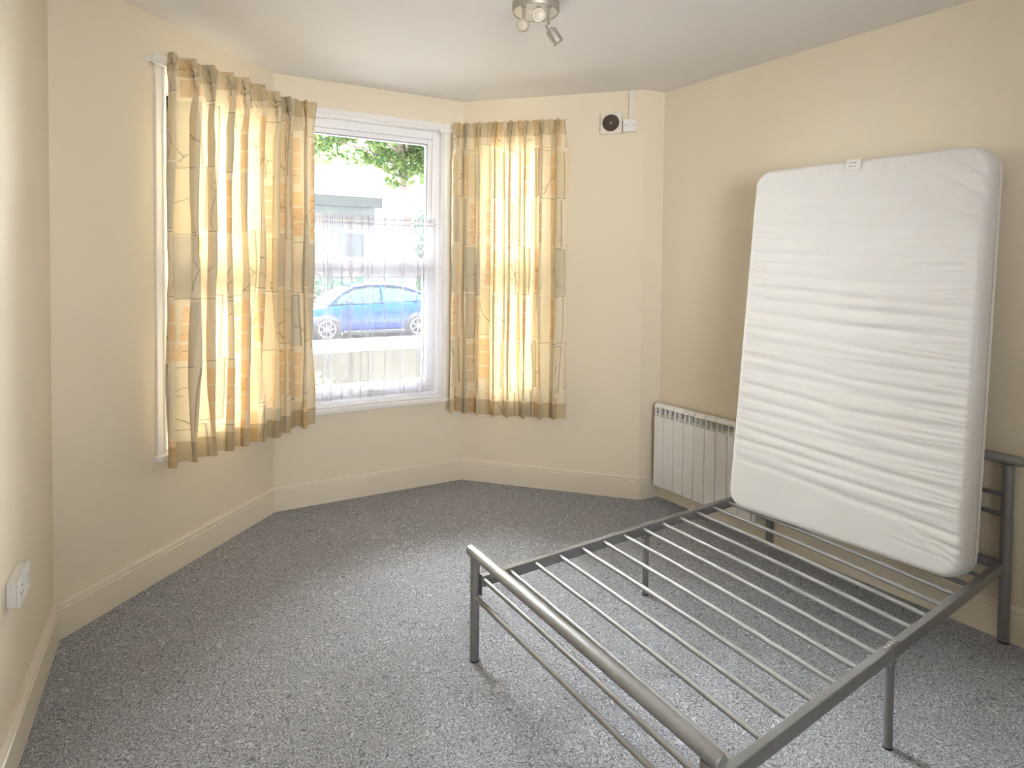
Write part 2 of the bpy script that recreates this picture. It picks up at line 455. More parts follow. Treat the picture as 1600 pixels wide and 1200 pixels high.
def print_pattern(U, Vv, seed):
    """patchwork print in rows a third of a metre high: tall panels in cream, sand and stone, columns of three bricks, fine twigs"""
    rs = np.random.RandomState(seed)
    cream = np.array([.86, .80, .67])
    col = np.empty(U.shape + (3,)); col[:] = cream
    pal = [(.80, .72, .54), (.84, .77, .62), (.74, .68, .54), (.67, .63, .53), (.85, .78, .63), (.79, .73, .60), (.70, .67, .57), (.86, .81, .70)]
    line = np.zeros(U.shape); umax, vmax = U.max(), Vv.max(); PH = .335
    def stroke(segs, wd=.0016):
        for (ax, ay, bx, by) in segs:
            m = (U > min(ax, bx) - .004) & (U < max(ax, bx) + .004) & (Vv > min(ay, by) - .004) & (Vv < max(ay, by) + .004)
            if not m.any(): continue
            dx, dy = bx - ax, by - ay; t = np.clip(((U[m] - ax) * dx + (Vv[m] - ay) * dy) / (dx * dx + dy * dy + 1e-9), 0, 1)
            dist = np.hypot(U[m] - ax - t * dx, Vv[m] - ay - t * dy)
            l = line[m]; l[dist < wd] = 1; line[m] = l
    u0 = -0.04; k0 = 0
    while u0 < umax:
        wdt = rs.choice([.075, .09, .105, .12])
        base_off = rs.choice([-.03, 0., .03, .015])
        for r_ in range(-1, int(vmax / PH) + 2):
            v0 = r_ * PH + base_off + .19; v1 = v0 + PH - rs.uniform(.004, .02)
            ua, ub_ = u0 + .002, u0 + wdt - rs.choice([.002, .012])
            ins = (U >= ua) & (U < ub_) & (Vv >= v0) & (Vv < v1)
            kind = (k0 + r_) % 3 if rs.rand() < .7 else rs.randint(3)
            if kind == 0:
                c = np.array([(.84, .65, .42), (.85, .68, .47), (.82, .66, .47)][rs.randint(3)]); bw = min(.062, wdt * .66); off = rs.uniform(.004, wdt - bw - .004); bh = (v1 - v0) / 3.3
                for q in range(3):
                    y0 = v0 + .02 + q * bh; wob = .0015 * np.sin(Vv * 160 + q)
                    bb = (U > u0 + off + wob) & (U < u0 + off + bw + wob) & (Vv > y0 + .006) & (Vv < y0 + bh - .007)
                    col[bb] = c * rs.uniform(.95, 1.05)
                    if rs.rand() < .5:
                        yy = y0 + rs.uniform(.02, .07); xx = u0 + off + rs.uniform(0, bw * .4); stroke([(xx, yy, xx + .018, yy - .004), (xx + .018, yy - .004, xx + .026, yy + .004)], .0012)
            else:
                col[ins] = np.array(pal[rs.randint(len(pal))]) * rs.uniform(.97, 1.03)
                e = .0017
                if rs.rand() < .7: stroke([(ua, v1, ub_, v1)], e); 
                if rs.rand() < .5: stroke([(ub_, v0, ub_, v1)], e)
                if rs.rand() < .4: stroke([(ua, v0, ub_, v0 + .002)], e)
                if rs.rand() < .6:
                    x = u0 + rs.uniform(.2, .8) * wdt; y = v1 - rs.uniform(0, .03); ang = rs.uniform(-2.1, -1.1); segs = []
                    for q in range(rs.randint(4, 9)):
                        st_ = rs.uniform(.022, .040); nx_ = x + math.cos(ang) * st_; ny_ = y + math.sin(ang) * st_; segs.append((x, y, nx_, ny_))
                        if rs.rand() < .45:
                            a2 = ang + rs.choice([-1, 1]) * rs.uniform(.5, .9); l2 = rs.uniform(.012, .04); segs.append((nx_, ny_, nx_ + math.cos(a2) * l2, ny_ + math.sin(a2) * l2))
                        x, y = nx_, ny_; ang += rs.uniform(-.35, .35)
                    stroke(segs, .0014)
        u0 += wdt; k0 += 1 + rs.randint(2)
    col[line > .5] = col[line > .5] * .35 + np.array((.20, .17, .13)) * .65
    return col * np.array((1.0, .945, .83))

def mesh_grid(name, P, m, parent=None, cols=None, alpha=None, smooth=True):
    """P: (nv, nu, 3) grid of points"""
    nv, nu = P.shape[:2]
    me = bpy.data.meshes.new(name)
    idx = np.arange(nv * nu).reshape(nv, nu)
    q = np.stack([idx[:-1, :-1], idx[1:, :-1], idx[1:, 1:], idx[:-1, 1:]], -1).reshape(-1, 4)
    me.vertices.add(nv * nu); me.vertices.foreach_set('co', P.reshape(-1).astype(np.float32))
    me.loops.add(q.size); me.loops.foreach_set('vertex_index', q.reshape(-1).astype(np.int32))
    me.polygons.add(len(q)); me.polygons.foreach_set('loop_start', np.arange(0, q.size, 4, dtype=np.int32))
    me.update(calc_edges=True); me.validate()
    if smooth: me.polygons.foreach_set('use_smooth', np.ones(len(q), dtype=bool))
    if cols is not None:
        at = me.color_attributes.new('print', 'FLOAT_COLOR', 'POINT')
        c = np.ones((nv * nu, 4), dtype=np.float32); c[:, :3] = cols.reshape(-1, 3)
        c[:, 3] = 1 if alpha is None else alpha.reshape(-1)
        at.data.foreach_set('color', c.reshape(-1))
    me.materials.append(m)
    o = bpy.data.objects.new(name, me); COL.objects.link(o)
    if parent is not None:
        o.parent = parent; o.matrix_parent_inverse = Matrix.Translation(parent.location).inverted()
    return o

def track_path(pts, step=.004, rad=.10):
    """polyline with rounded corners, resampled; returns points and normals (towards the room)"""
    dense = []
    P = [np.array(p[:2]) for p in pts]
    out = [P[0]]
    for i in range(1, len(P) - 1):
        a, b, c = P[i - 1], P[i], P[i + 1]
        d1 = (b - a) / np.linalg.norm(b - a); d2 = (c - b) / np.linalg.norm(c - b)
        r_ = min(rad, np.linalg.norm(b - a) * .45, np.linalg.norm(c - b) * .45); s, e = b - d1 * r_, b + d2 * r_
        for t in np.linspace(0, 1, 16): out.append((1 - t) ** 2 * s + 2 * t * (1 - t) * b + t * t * e)
    out.append(P[-1]); out = np.array(out)
    L = np.concatenate([[0], np.cumsum(np.linalg.norm(np.diff(out, axis=0), axis=1))])
    def at(s):
        x = np.interp(s, L, out[:, 0]); y = np.interp(s, L, out[:, 1])
        e = .004
        tx = np.interp(np.clip(s + e, 0, L[-1]), L, out[:, 0]) - np.interp(np.clip(s - e, 0, L[-1]), L, out[:, 0])
        ty = np.interp(np.clip(s + e, 0, L[-1]), L, out[:, 1]) - np.interp(np.clip(s - e, 0, L[-1]), L, out[:, 1])
        n = np.hypot(tx, ty); return x, y, ty / n, -tx / n, tx / n, ty / n
    return at, L[-1]

def make_curtain(name, pts, pleats, ztop, zbot, seed, label, group, fold_amp=.052, ease=1.7, nu=560, nv=520):
    at, L = track_path(pts)
    u = np.linspace(0, 1, nu); v = np.linspace(0, 1, nv)       # v: 0 top, 1 hem
    UU, VV = np.meshgrid(u, v)
    K = pleats; nz = vnoise(5, seed, 2, 9); nz2 = vnoise(5, seed + 1, 3, 14); nz3 = vnoise(6, seed + 2, 20, 60)
    ph = UU * K + .10 * nz(UU * 6.0)                                   # fold phase
    frac = ph - np.round(ph)                                           # -.5...5, pleat centre at 0
    zt = np.interp(u * L, np.array([z[0] for z in ztop]) * L, [z[1] for z in ztop]); zb = np.interp(u * L, np.array([z[0] for z in zbot]) * L, [z[1] for z in zbot])
    H = (zt - zb).mean(); depth = VV * H                               # metres below the top
    # how strongly each fold keeps its shape further down; drifting phase makes the folds wander
    drift = .11 * nz2(UU * 9 + VV * 1.2) * np.clip((depth - .12) / 1.2, 0, 1)
    p2 = 2 * np.pi * (ph + drift)
    amp_fold = fold_amp * np.clip((depth - .02) / .28, 0, 1) ** .8 * (1 + .30 * nz2(UU * 14 + 3) + .14 * nz(VV * 3 + UU * 8))
    off = amp_fold * np.cos(p2) + amp_fold * .22 * np.cos(2 * p2 + 1.2 * nz(UU * 11 + 5) + VV)
    lat = -amp_fold * .42 * np.sin(2 * p2)
    # pinch pleat: three narrow ridges tied together 8 cm below the top, fanning out above and below
    tie = .085
    wtop = .055 + .09 * np.clip((tie - depth) / tie, 0, 1) + .30 * np.clip((depth - tie) / .25, 0, 1)
    st = np.clip(1 - (depth - tie) / .22, 0, 1)
    ridge = np.exp(-(frac / wtop) ** 2) * st
    off += .046 * ridge * (1 + .42 * np.cos(frac / wtop * 8.5))
    off += .008 * np.cos(2 * np.pi * frac * 2) * np.clip(1 - depth / .1, 0, 1)
    lat += .005 * np.sin(frac * 40) * np.exp(-(frac / .12) ** 2) * st
    off += .0025 * nz3(UU * 3 + VV * 1.4) + .0015 * nz3(VV * .9 + 2) 
    s = np.clip(UU, 0, 1) * L
    x, y, nx, ny, tx, ty = at(s)
    x = x + nx * off + tx * lat; y = y + ny * off + ty * lat
    ztb = zt[None, :] + (zb - zt)[None, :] * VV
    z = ztb + .004 * nz3(UU * 2.0) * (VV > .5) - .006 * np.cos(2 * np.pi * frac) * np.clip(1 - depth / .05, 0, 1)
    P = np.stack([x, y, z], -1)
    cloth = UU * L * ease
    col = print_pattern(cloth, depth, seed)
    # doubled fabric of the hem and of the heading lets less light through: a stronger, duller tone
    hem = (depth > H - .105); head = depth < .10
    col[hem] = col[hem] * np.array((.72, .68, .60)); col[head] = col[head] * np.array((.80, .77, .70))
    o = mesh_grid(name, P, M_curtain, cols=col)
    tag(o, label, 'curtain', group)
    return o
# track positions: s on the wall and 12 cm in front of it
cl = [FA.p(.450, .115, 0), FA.p(1.34, .115, 0) , FB.p(.245, .115, 0)]
# the corner of the two offset lines
def corner(f1, f2, off):
    a = f1.p(0, off, 0); b = f2.p(0, off, 0); den = f1.d.x * f2.d.y - f1.d.y * f2.d.x
    k = ((b.x - a.x) * f2.d.y - (b.y - a.y) * f2.d.x) / den
    return Vector((a.x + f1.d.x * k, a.y + f1.d.y * k, 0))
cl[1] = corner(FA, FB, .115)
make_curtain('curtain', cl, 8.6, [(0, 2.585), (.5, 2.615), (1, 2.60)], [(0, .600), (.75, .535), (1, .565)], 21,
             'wide cream and tan patchwork-print curtain left of the window, wrapping round the bay corner', None)
crp = [FB.p(1.165, .115, 0), corner(FB, FC, .115), FC.p(.775, .10, 0)]
make_curtain('curtain', crp, 7.4, [(0, 2.595), (1, 2.590)], [(0, .540), (.4, .520), (1, .535)], 33,
             'narrower patchwork-print curtain right of the window, beside the vent', None, nu=460)
# curtain tracks: white plastic, behind the headings
def track(name, pts, z, label):
    mb = MB(); pp = [Vector((p[0], p[1], z)) for p in pts]
    for a, b in zip(pp[:-1], pp[1:]): mb.bar(a, b, .016, .026)
    root = empty(name, pp[0]); tag(root, label, 'curtain track')
    mb.build('rail', M_white, root, bevel=.003)
    return root, pp
tr, pp = track('curtain_track', [FA.p(.44, .065, 0), corner(FA, FB, .065), FB.p(.30, .065, 0)], 2.545, 'white curtain track behind the heading of the left curtain')
for f, s in ((FA, .45), (FA, .95), (FB, .22)):
    mb = MB(); f.box(mb, s - .008, s + .008, .012, .06, 2.548, 2.566); mb.build('bracket', M_white, tr)
tr, pp = track('curtain_track', [FB.p(1.10, .06, 0), corner(FB, FC, .06), FC.p(.77, .06, 0)], 2.545, 'white curtain track behind the heading of the right curtain')
for f, s in ((FB, 1.17), (FC, .4), (FC, .745)):
    mb = MB(); f.box(mb, s - .008, s + .008, .012, .055, 2.548, 2.566); mb.build('bracket', M_white, tr)

# sheer half net on a wire across the lower part of the middle window
def make_net(f, s0, s1, ztop, zbot, off0, seed, label):
    root = empty('net_curtain', f.p((s0 + s1) / 2, off0, ztop)); tag(root, label, 'net curtain')
    nu, nv = 620, 150
    UU, VV = np.meshgrid(np.linspace(0, 1, nu), np.linspace(0, 1, nv)); L = s1 - s0; H = ztop - zbot
    depth = VV * H
    n1 = vnoise(6, seed, 30, 120); n2 = vnoise(5, seed + 1, 8, 40); n3 = vnoise(4, seed + 2, 3, 9)
    rs = np.random.RandomState(seed)
    gather = np.clip(1 - depth / .35, 0, 1)
    off = .003 * n1(UU * 1.6) * gather + .014 * n2(UU * 1.4 + .06 * n3(VV * .8 + UU * 3)) * np.clip(depth / .2, .15, 1)
    rodp = np.clip(1 - ((depth - .035) / .012) ** 2, 0, 1); off = off * (1 - .5 * rodp)
    lat = .006 * n2(UU * 3 + 1.5)
    # a few sharp tucks where the net folds over on itself
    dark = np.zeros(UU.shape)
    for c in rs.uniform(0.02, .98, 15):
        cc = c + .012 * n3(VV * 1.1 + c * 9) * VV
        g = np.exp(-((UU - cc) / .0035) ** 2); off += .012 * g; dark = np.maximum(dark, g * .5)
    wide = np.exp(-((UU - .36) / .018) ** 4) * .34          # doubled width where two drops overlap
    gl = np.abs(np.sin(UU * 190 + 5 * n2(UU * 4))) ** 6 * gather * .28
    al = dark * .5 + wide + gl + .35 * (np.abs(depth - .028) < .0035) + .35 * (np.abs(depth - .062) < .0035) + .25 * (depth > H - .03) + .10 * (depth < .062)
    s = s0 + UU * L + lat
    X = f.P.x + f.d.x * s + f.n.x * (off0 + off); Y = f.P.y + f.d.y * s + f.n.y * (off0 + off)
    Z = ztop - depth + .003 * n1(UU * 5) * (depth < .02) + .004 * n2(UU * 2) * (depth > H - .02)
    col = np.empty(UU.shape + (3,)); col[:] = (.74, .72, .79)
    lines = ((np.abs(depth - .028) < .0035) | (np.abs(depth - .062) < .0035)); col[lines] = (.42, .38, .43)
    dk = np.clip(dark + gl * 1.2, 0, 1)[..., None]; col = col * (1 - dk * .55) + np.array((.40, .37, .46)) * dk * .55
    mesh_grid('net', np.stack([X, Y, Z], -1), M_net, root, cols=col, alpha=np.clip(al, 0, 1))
    mb = MB(); mb.tube([f.p(s0 - .012, off0, ztop - .045), f.p(s1 + .010, off0, ztop - .045)], .0022, 8); mb.build('wire', M_white, root, smooth=True)
    for s in (s0 - .010, s1 + .008):
        mb = MB(); mb.lathe(f.p(s, off0 - .030, ztop - .045), V3(f.n, 0), [(0, .004), (.032, .004), (.034, .002)], 10); mb.build('hook', M_bolt, root, smooth=True)
make_net(FB, .145, 1.105, 1.925, .672, -.032, 5, 'sheer white half net across the lower part of the middle window')

# ------------------------------------------------------------------ vent, switch, trunking, socket
root = empty('extractor_vent', FC.p(1.078, 0, 2.565)); tag(root, 'square cream vent plate with round brown grille high on the wall', 'vent')
mb = MB(); FC.box(mb, 1.004, 1.152, 0.0005, .022, 2.492, 2.636); mb.build('plate', M_cream, root, bevel=.007, seg=3)
c = FC.p(1.076, .022, 2.565); n3 = V3(FC.n, 0)
mb = MB(); mb.lathe(c, n3, [(0, .066), (.004, .064), (.006, .058), (.002, .056), (0, .056)], 40); mb.build('rim', M_cream, root, smooth=True)
mb = MB(); mb.lathe(c, n3, [(0, .0565), (.005, .055), (.005, .046), (.002, .0445), (.002, .040), (.005, .0385), (.005, .030), (.002, .0285), (.002, .024), (.0055, .0225), (.007, .012), (.0075, 0)], 40)
mb.build('grille', M_brown, root, smooth=True)
mb = MB(); mb.lathe(c + n3 * .0072, n3, [(0, .0065), (.002, .006), (.003, 0)], 16); tag(mb.build('screw', M_bolt, root, smooth=True), 'bright centre screw')

root = empty('switch_box', FC.p(1.203, 0, 2.537)); tag(root, 'small white fused switch box on the wall beside the round vent', 'switch')
mb = MB(); FC.box(mb, 1.162, 1.246, 0.0005, .034, 2.500, 2.580); mb.build('back_box', M_cream, root, bevel=.003)
mb = MB(); FC.box(mb, 1.160, 1.246, .034, .042, 2.498, 2.582); mb.build('face_plate', M_white, root, bevel=.003, seg=3)
mb = MB(); FC.box(mb, 1.192, 1.214, .042, .046, 2.530, 2.552); mb.build('rocker', M_white, root, bevel=.002)
for s in (1.176, 1.231):
    mb = MB(); mb.lathe(FC.p(s, .042, 2.541), n3, [(0, .005), (.0012, .0045), (.0012, 0)], 14); mb.build('screw', M_grey, root)
mb = MB(); FC.box(mb, 1.196, 1.226, 0.0005, .014, 2.580, HT - .001)
tag(mb.build('cable_trunking', M_cream, bevel=.002), 'thin cream cable trunking running from the ceiling down to the switch box', 'trunking')

LE = FE.L
root = empty('wall_socket', FE.p(LE - .70, 0, .555)); tag(root, 'white double wall socket on the left wall above the skirting', 'socket')
se0, se1 = 1.6 + 2.247, 1.6 + 2.393   # wall_left is 1.6 m longer than the measured piece
mb = MB(); FE.box(mb, se0 + .002, se1 - .002, 0.0005, .026, .519, .601); mb.build('back_box', M_white, root, bevel=.003)
mb = MB(); FE.box(mb, se0, se1, .026, .034, .517, .603); mb.build('face_plate', M_white, root, bevel=.003, seg=3)
nE = V3(FE.n, 0)
for k in (0, 1):
    sc = se0 + .036 + k * .074
    mb = MB(); FE.box(mb, sc - .002, sc + .002, .0335, .0346, .568, .577); mb.build('pin_hole', M_dark, root)
    for dx in (-.011, .011):
        mb = MB(); FE.box(mb, sc + dx - .003, sc + dx + .003, .0335, .0346, .548, .552); mb.build('pin_hole', M_dark, root)
    mb = MB(); FE.box(mb, sc + (.010 if k == 0 else -.022), sc + (.022 if k == 0 else -.010), .034, .038, .578, .598)
    mb.build('rocker', M_white, root, bevel=.0015)
for dz in (.56,):
    for s in (se0 + .012, se1 - .012):
        mb = MB(); mb.lathe(FE.p(s, .034, dz), nE, [(0, .0035), (.0008, .003), (.0008, 0)], 12); mb.build('screw', M_grey, root)

# ------------------------------------------------------------------ ceiling light
LC = Vector((.096, 2.735, 0))
root = empty('ceiling_spotlight', (LC.x, LC.y, HT)); tag(root, 'brushed metal ceiling light with three small spot heads on stems', 'ceiling light')
mb = MB(); mb.lathe((LC.x, LC.y, HT), (0, 0, -1), [(0, .108), (.036, .108), (.042, .105), (.042, .100), (.036, .098), (.036, 0)], 48); mb.build('canopy', M_nickel, root, smooth=True)
mb = MB(); mb.lathe((LC.x, LC.y, HT - .0365), (0, 0, -1), [(0, .0985), (.003, .0985), (.005, .092), (.005, 0)], 48)
tag(mb.build('canopy_face', M_cream, root, smooth=True), 'cream underside of the canopy')
mb = MB(); mb.lathe((LC.x - .022, LC.y - .015, HT - .0415), (0, 0, -1), [(0, .009), (.010, .009), (.014, .005), (.014, 0)], 16); mb.build('cap_nut', M_white, root, smooth=True)
def spot(x, y, zl, aim, hr=.027, hl=.062):
    top = Vector((x, y, HT - .0415)); j = Vector((x, y, zl)); aim = Vector(aim).normalized()
    mb = MB(); mb.tube([top, j], .0065, 12); mb.lathe(top, (0, 0, -1), [(0, .012), (.006, .012), (.008, .007)], 16); st = mb.build('stem', M_nickel, root, smooth=True)
    hd_c = j + aim * .018
    mb = MB(); mb.lathe(j - aim * .012, aim, [(0, 0), (0, .010), (.004, .014), (.022, .014), (.026, hr * .93), (.032, hr), (.032 + hl, hr), (.034 + hl, hr - .002), (.034 + hl, hr - .006), (.030 + hl, hr - .006), (.030 + hl, 0)], 28)
    h = mb.build('spot_head', M_nickel, root, smooth=True)
    mb = MB(); mb.lathe(j + aim * (.0175 + hl), aim, [(0, hr - .0065), (.003, hr - .008), (.0045, hr * .4), (.0045, 0)], 28)
    q = mb.build('lamp', M_lampglass, root, smooth=True); tag(q, 'unlit frosted lamp face')
    mb = MB(); side = aim.cross(Vector((0, 0, 1))).normalized(); mb.tube([j - side * .016, j + side * .016], .008, 12); mb.build('swivel', M_nickel, root, smooth=True)
spot(.040, 2.668, 2.655, (-.10, -.88, -.30), .027, .020)
spot(.152, 2.668, 2.648, (.55, .10, -.80), .026, .056)
spot(.106, 2.672, 2.700, (.0, -1.0, -.30), .029, .024)

# ------------------------------------------------------------------ radiator on the right wall
root = empty('radiator', FD.p(.45, 0.06, .105)); tag(root, 'white ribbed wall radiator behind the bed beneath the leaning mattress', 'radiator')
RS, RP = .038, .0815; RN = 9
for k in range(RN):
    s0 = RS + k * RP; s1 = s0 + RP
    mb = MB(); FD.box(mb, s0 + .0015, s1 - .0015, .082, .100, .105, .580)
    sec = mb.build('section', M_rad, root, bevel=.005, seg=3)
    sec.name = 'section'
    # rounded cap and the webs that carry it
    mb = MB(); pr = []
    for q in range(9):
        a = math.pi * q / 8; pr.append((.066 + .030 * math.cos(a), .648 + .018 * math.sin(a)))
    mb.profile(FD.P, FD.d, FD.n, s0 + .002, s1 - .002, pr + [(.036, .640), (.096, .640)])
    mb.build('cap', M_rad, sec, smooth=True)
    for sw_ in ((s0 + s1) / 2, s0 + .0055):
        mb = MB(); FD.box(mb, sw_ - .003, sw_ + .003, .04, .094, .560, .645); mb.build('web', M_rad, sec)
    # slanting deflector under the cap
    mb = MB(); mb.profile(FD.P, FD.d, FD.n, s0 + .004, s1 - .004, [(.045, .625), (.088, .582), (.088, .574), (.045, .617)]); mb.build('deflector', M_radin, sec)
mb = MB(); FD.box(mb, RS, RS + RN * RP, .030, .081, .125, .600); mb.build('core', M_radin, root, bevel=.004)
mb = MB(); FD.box(mb, RS + .004, RS + RN * RP - .004, .020, .030, .110, .655); mb.build('back_panel', M_rad, root)
for s in (RS + .12, RS + RN * RP - .12):
    for z in (.20, .45):
        mb = MB(); FD.box(mb, s - .015, s + .015, .001, .020, z, z + .05); mb.build('wall_bracket', M_rad, root)
mb = MB(); FD.box(mb, RS + RN * RP, RS + RN * RP + .022, .025, .090, .11, .62); mb.build('control_housing', M_rad, root, bevel=.006)

# ------------------------------------------------------------------ bed frame
LF = Vector((-.136, 2.333)); LH = Vector((1.500, 3.372)); RH = Vector((2.112, 2.486))
uL = (LH - LF).normalized(); ub = Vector((.8212, .5706)); wb = Vector((ub.y, -ub.x))
# right rail line from measured points
def LFp(along, across): q = LF + ub * along + wb * across; return q
RF = LFp(-.045, 1.137)
HR = .345
bed = empty('bed_frame', ((LF.x + RH.x) / 2, (LF.y + RH.y) / 2, 0))
tag(bed, 'grey tubular metal bed frame with bare slats and no mattress laid flat', 'bed')
def P_(q, z): return Vector((q.x, q.y, z))
dFoot = (RF - LF).normalized(); dHead = (RH - LH).normalized(); uR = (RH - RF).normalized()
tR = .017
# side rails (flat box tube) in two halves joined over the middle leg
railL = (LF + uL * .020 + dFoot * .010, LH - uL * .018 + dHead * .012)
railR = (RF + uR * .020 - dFoot * .010, RH - uR * .018 - dHead * .012)
mids = []
for (a, b), nm in ((railL, 'left'), (railR, 'right')):
    mid = a + (b - a) * .482
    mids.append(mid)
    mb = MB(); mb.bar(P_(a, HR - .022), P_(mid, HR - .022), .026, .044); mb.bar(P_(mid + (b - a).normalized() * .0015, HR - .022), P_(b, HR - .022), .026, .044)
    rl = mb.build('side_rail', M_rail, bed, bevel=.003)
    dd = (b - a).normalized(); out = Vector((dd.y, -dd.x))
    mb = MB()
    mb.bar(P_(mid - dd * .035, HR - .052), P_(mid + dd * .035, HR - .052), .020, .022)
    mb.bar(P_(mid - dd * .045, HR + .001), P_(mid + dd * .045, HR + .001), .018, .003)
    mb.build('joint_plate', M_rail, rl, bevel=.002)
    mb = MB()
    mb.b.free()
    for t in (-.030, -.008, .012, .032):
        mb = MB(); mb.lathe(P_(mid + dd * t, HR + .0025), (0, 0, 1), [(0, .0045), (.002, .004), (.0025, 0)], 10); mb.build('bolt', M_bolt, rl)
    for t in (-.022, .022):
        for sg in (-1, 1):
            mb = MB(); mb.lathe(P_(mid + dd * t + out * sg * .010, HR - .050), V3(out * sg, 0), [(0, .005), (.003, .0045), (.0035, 0)], 10); mb.build('bolt', M_bolt, rl)
    # end brackets
    for e, sg in ((a, 1), (b, -1)):
        mb = MB(); mb.bar(P_(e - dd * sg * .004, HR - .035), P_(e + dd * sg * .0, HR - .035), .034, .085); mb.build('end_bracket', M_rail, rl, bevel=.002)
# middle legs
for k, mid in enumerate(mids):
    foot = P_(mid, 0)
    mb = MB(); mb.tube([P_(mid, .006), P_(mid, HR - .045)], .0145, 18); lg = mb.build('middle_leg', M_rail, bed, smooth=True)
    mb = MB(); mb.lathe(P_(mid, 0), (0, 0, 1), [(0, .0152), (.004, .0155), (.007, .0148)], 18); mb.build('foot_cap', M_rubber, lg, smooth=True)
# corner posts
for (q, ht, nm) in ((LF, .418, 'foot_post'), (RF, .418, 'foot_post'), (LH, .765, 'head_post'), (RH, .765, 'head_post')):
    mb = MB(); r_ = .0185 if nm == 'foot_post' else .021
    mb.tube([P_(q, .006), P_(q, ht)], r_, 22); pt = mb.build(nm, M_rail, bed, smooth=True)
    mb = MB(); mb.lathe(P_(q, 0), (0, 0, 1), [(0, r_ + .0005), (.005, r_ + .0008), (.008, r_)], 20); mb.build('foot_cap', M_rubber, pt, smooth=True)
    mb = MB()
    if q in (LF, RF): ax = -uL
    else: ax = uL
    mb.b.free()
    for z in (.345, .308, .29):
        mb = MB(); mb.lathe(P_(q, z) + V3(ax, 0) * (r_ - .001), V3(ax, 0), [(0, .006), (.005, .0055), (.006, 0)], 12); mb.build('bolt', M_rail, pt)
# top bars, overshooting the posts
def topbar(name, a, b, z, r, over):
    d = (b - a).normalized(); A = P_(a - d * over, z); B = P_(b + d * over, z); D = V3(d, 0)
    mb = MB(); mb.tube([A, A + D * .003, A + D * .008, B - D * .008, B - D * .003, B], [r * .78, r * .93, r, r, r * .93, r * .78], 26)
    return mb.build(name, M_steel, bed, smooth=True)
topbar('footboard_top_bar', LF, RF, .436, .0215, .042)
topbar('headboard_top_bar', LH, RH, .785, .0215, .052)
mb = MB(); mb.tube([P_(LF + dFoot * .014, .262), P_(RF - dFoot * .014, .262)], .0095, 14); mb.build('footboard_lower_bar', M_steel, bed, smooth=True)
for z in (.545, .630):
    mb = MB(); mb.tube([P_(LH + dHead * .014, z), P_(RH - dHead * .014, z)], .0095, 14); mb.build('headboard_bar', M_rail, bed, smooth=True)
mb = MB(); mb.bar(P_(LH + dHead * .014 - uL * .004, HR - .020), P_(RH - dHead * .014 - uR * .004, HR - .020), .03, .04); mb.build('headboard_cross_rail', M_rail, bed, bevel=.003)
# slats: sprung tubes from rail to rail
LLEN = (railL[1] - railL[0]).length
slat_along = [.030 + .1257 * k for k in range(15)]
dLr = (railL[1] - railL[0]).normalized(); dRr = (railR[1] - railR[0]).normalized()
for k, s in enumerate(slat_along):
    tL = (LF + ub * s - railL[0]).dot(dLr); tRr = (LFp(s - .067 + .0012 * k, 1.12) - railR[0]).dot(dRr)
    a = railL[0] + dLr * tL + dFoot * .010; b = railR[0] + dRr * max(tRr, .006) - dFoot * .010
    mb = MB(); pts = []
    for t in np.linspace(0, 1, 9): q = a + (b - a) * t; pts.append(P_(q, HR - .016 + .006 * math.sin(math.pi * t)))
    mb.tube(pts, .0092, 14)
    mb.build('slat', M_steel, bed, smooth=True)

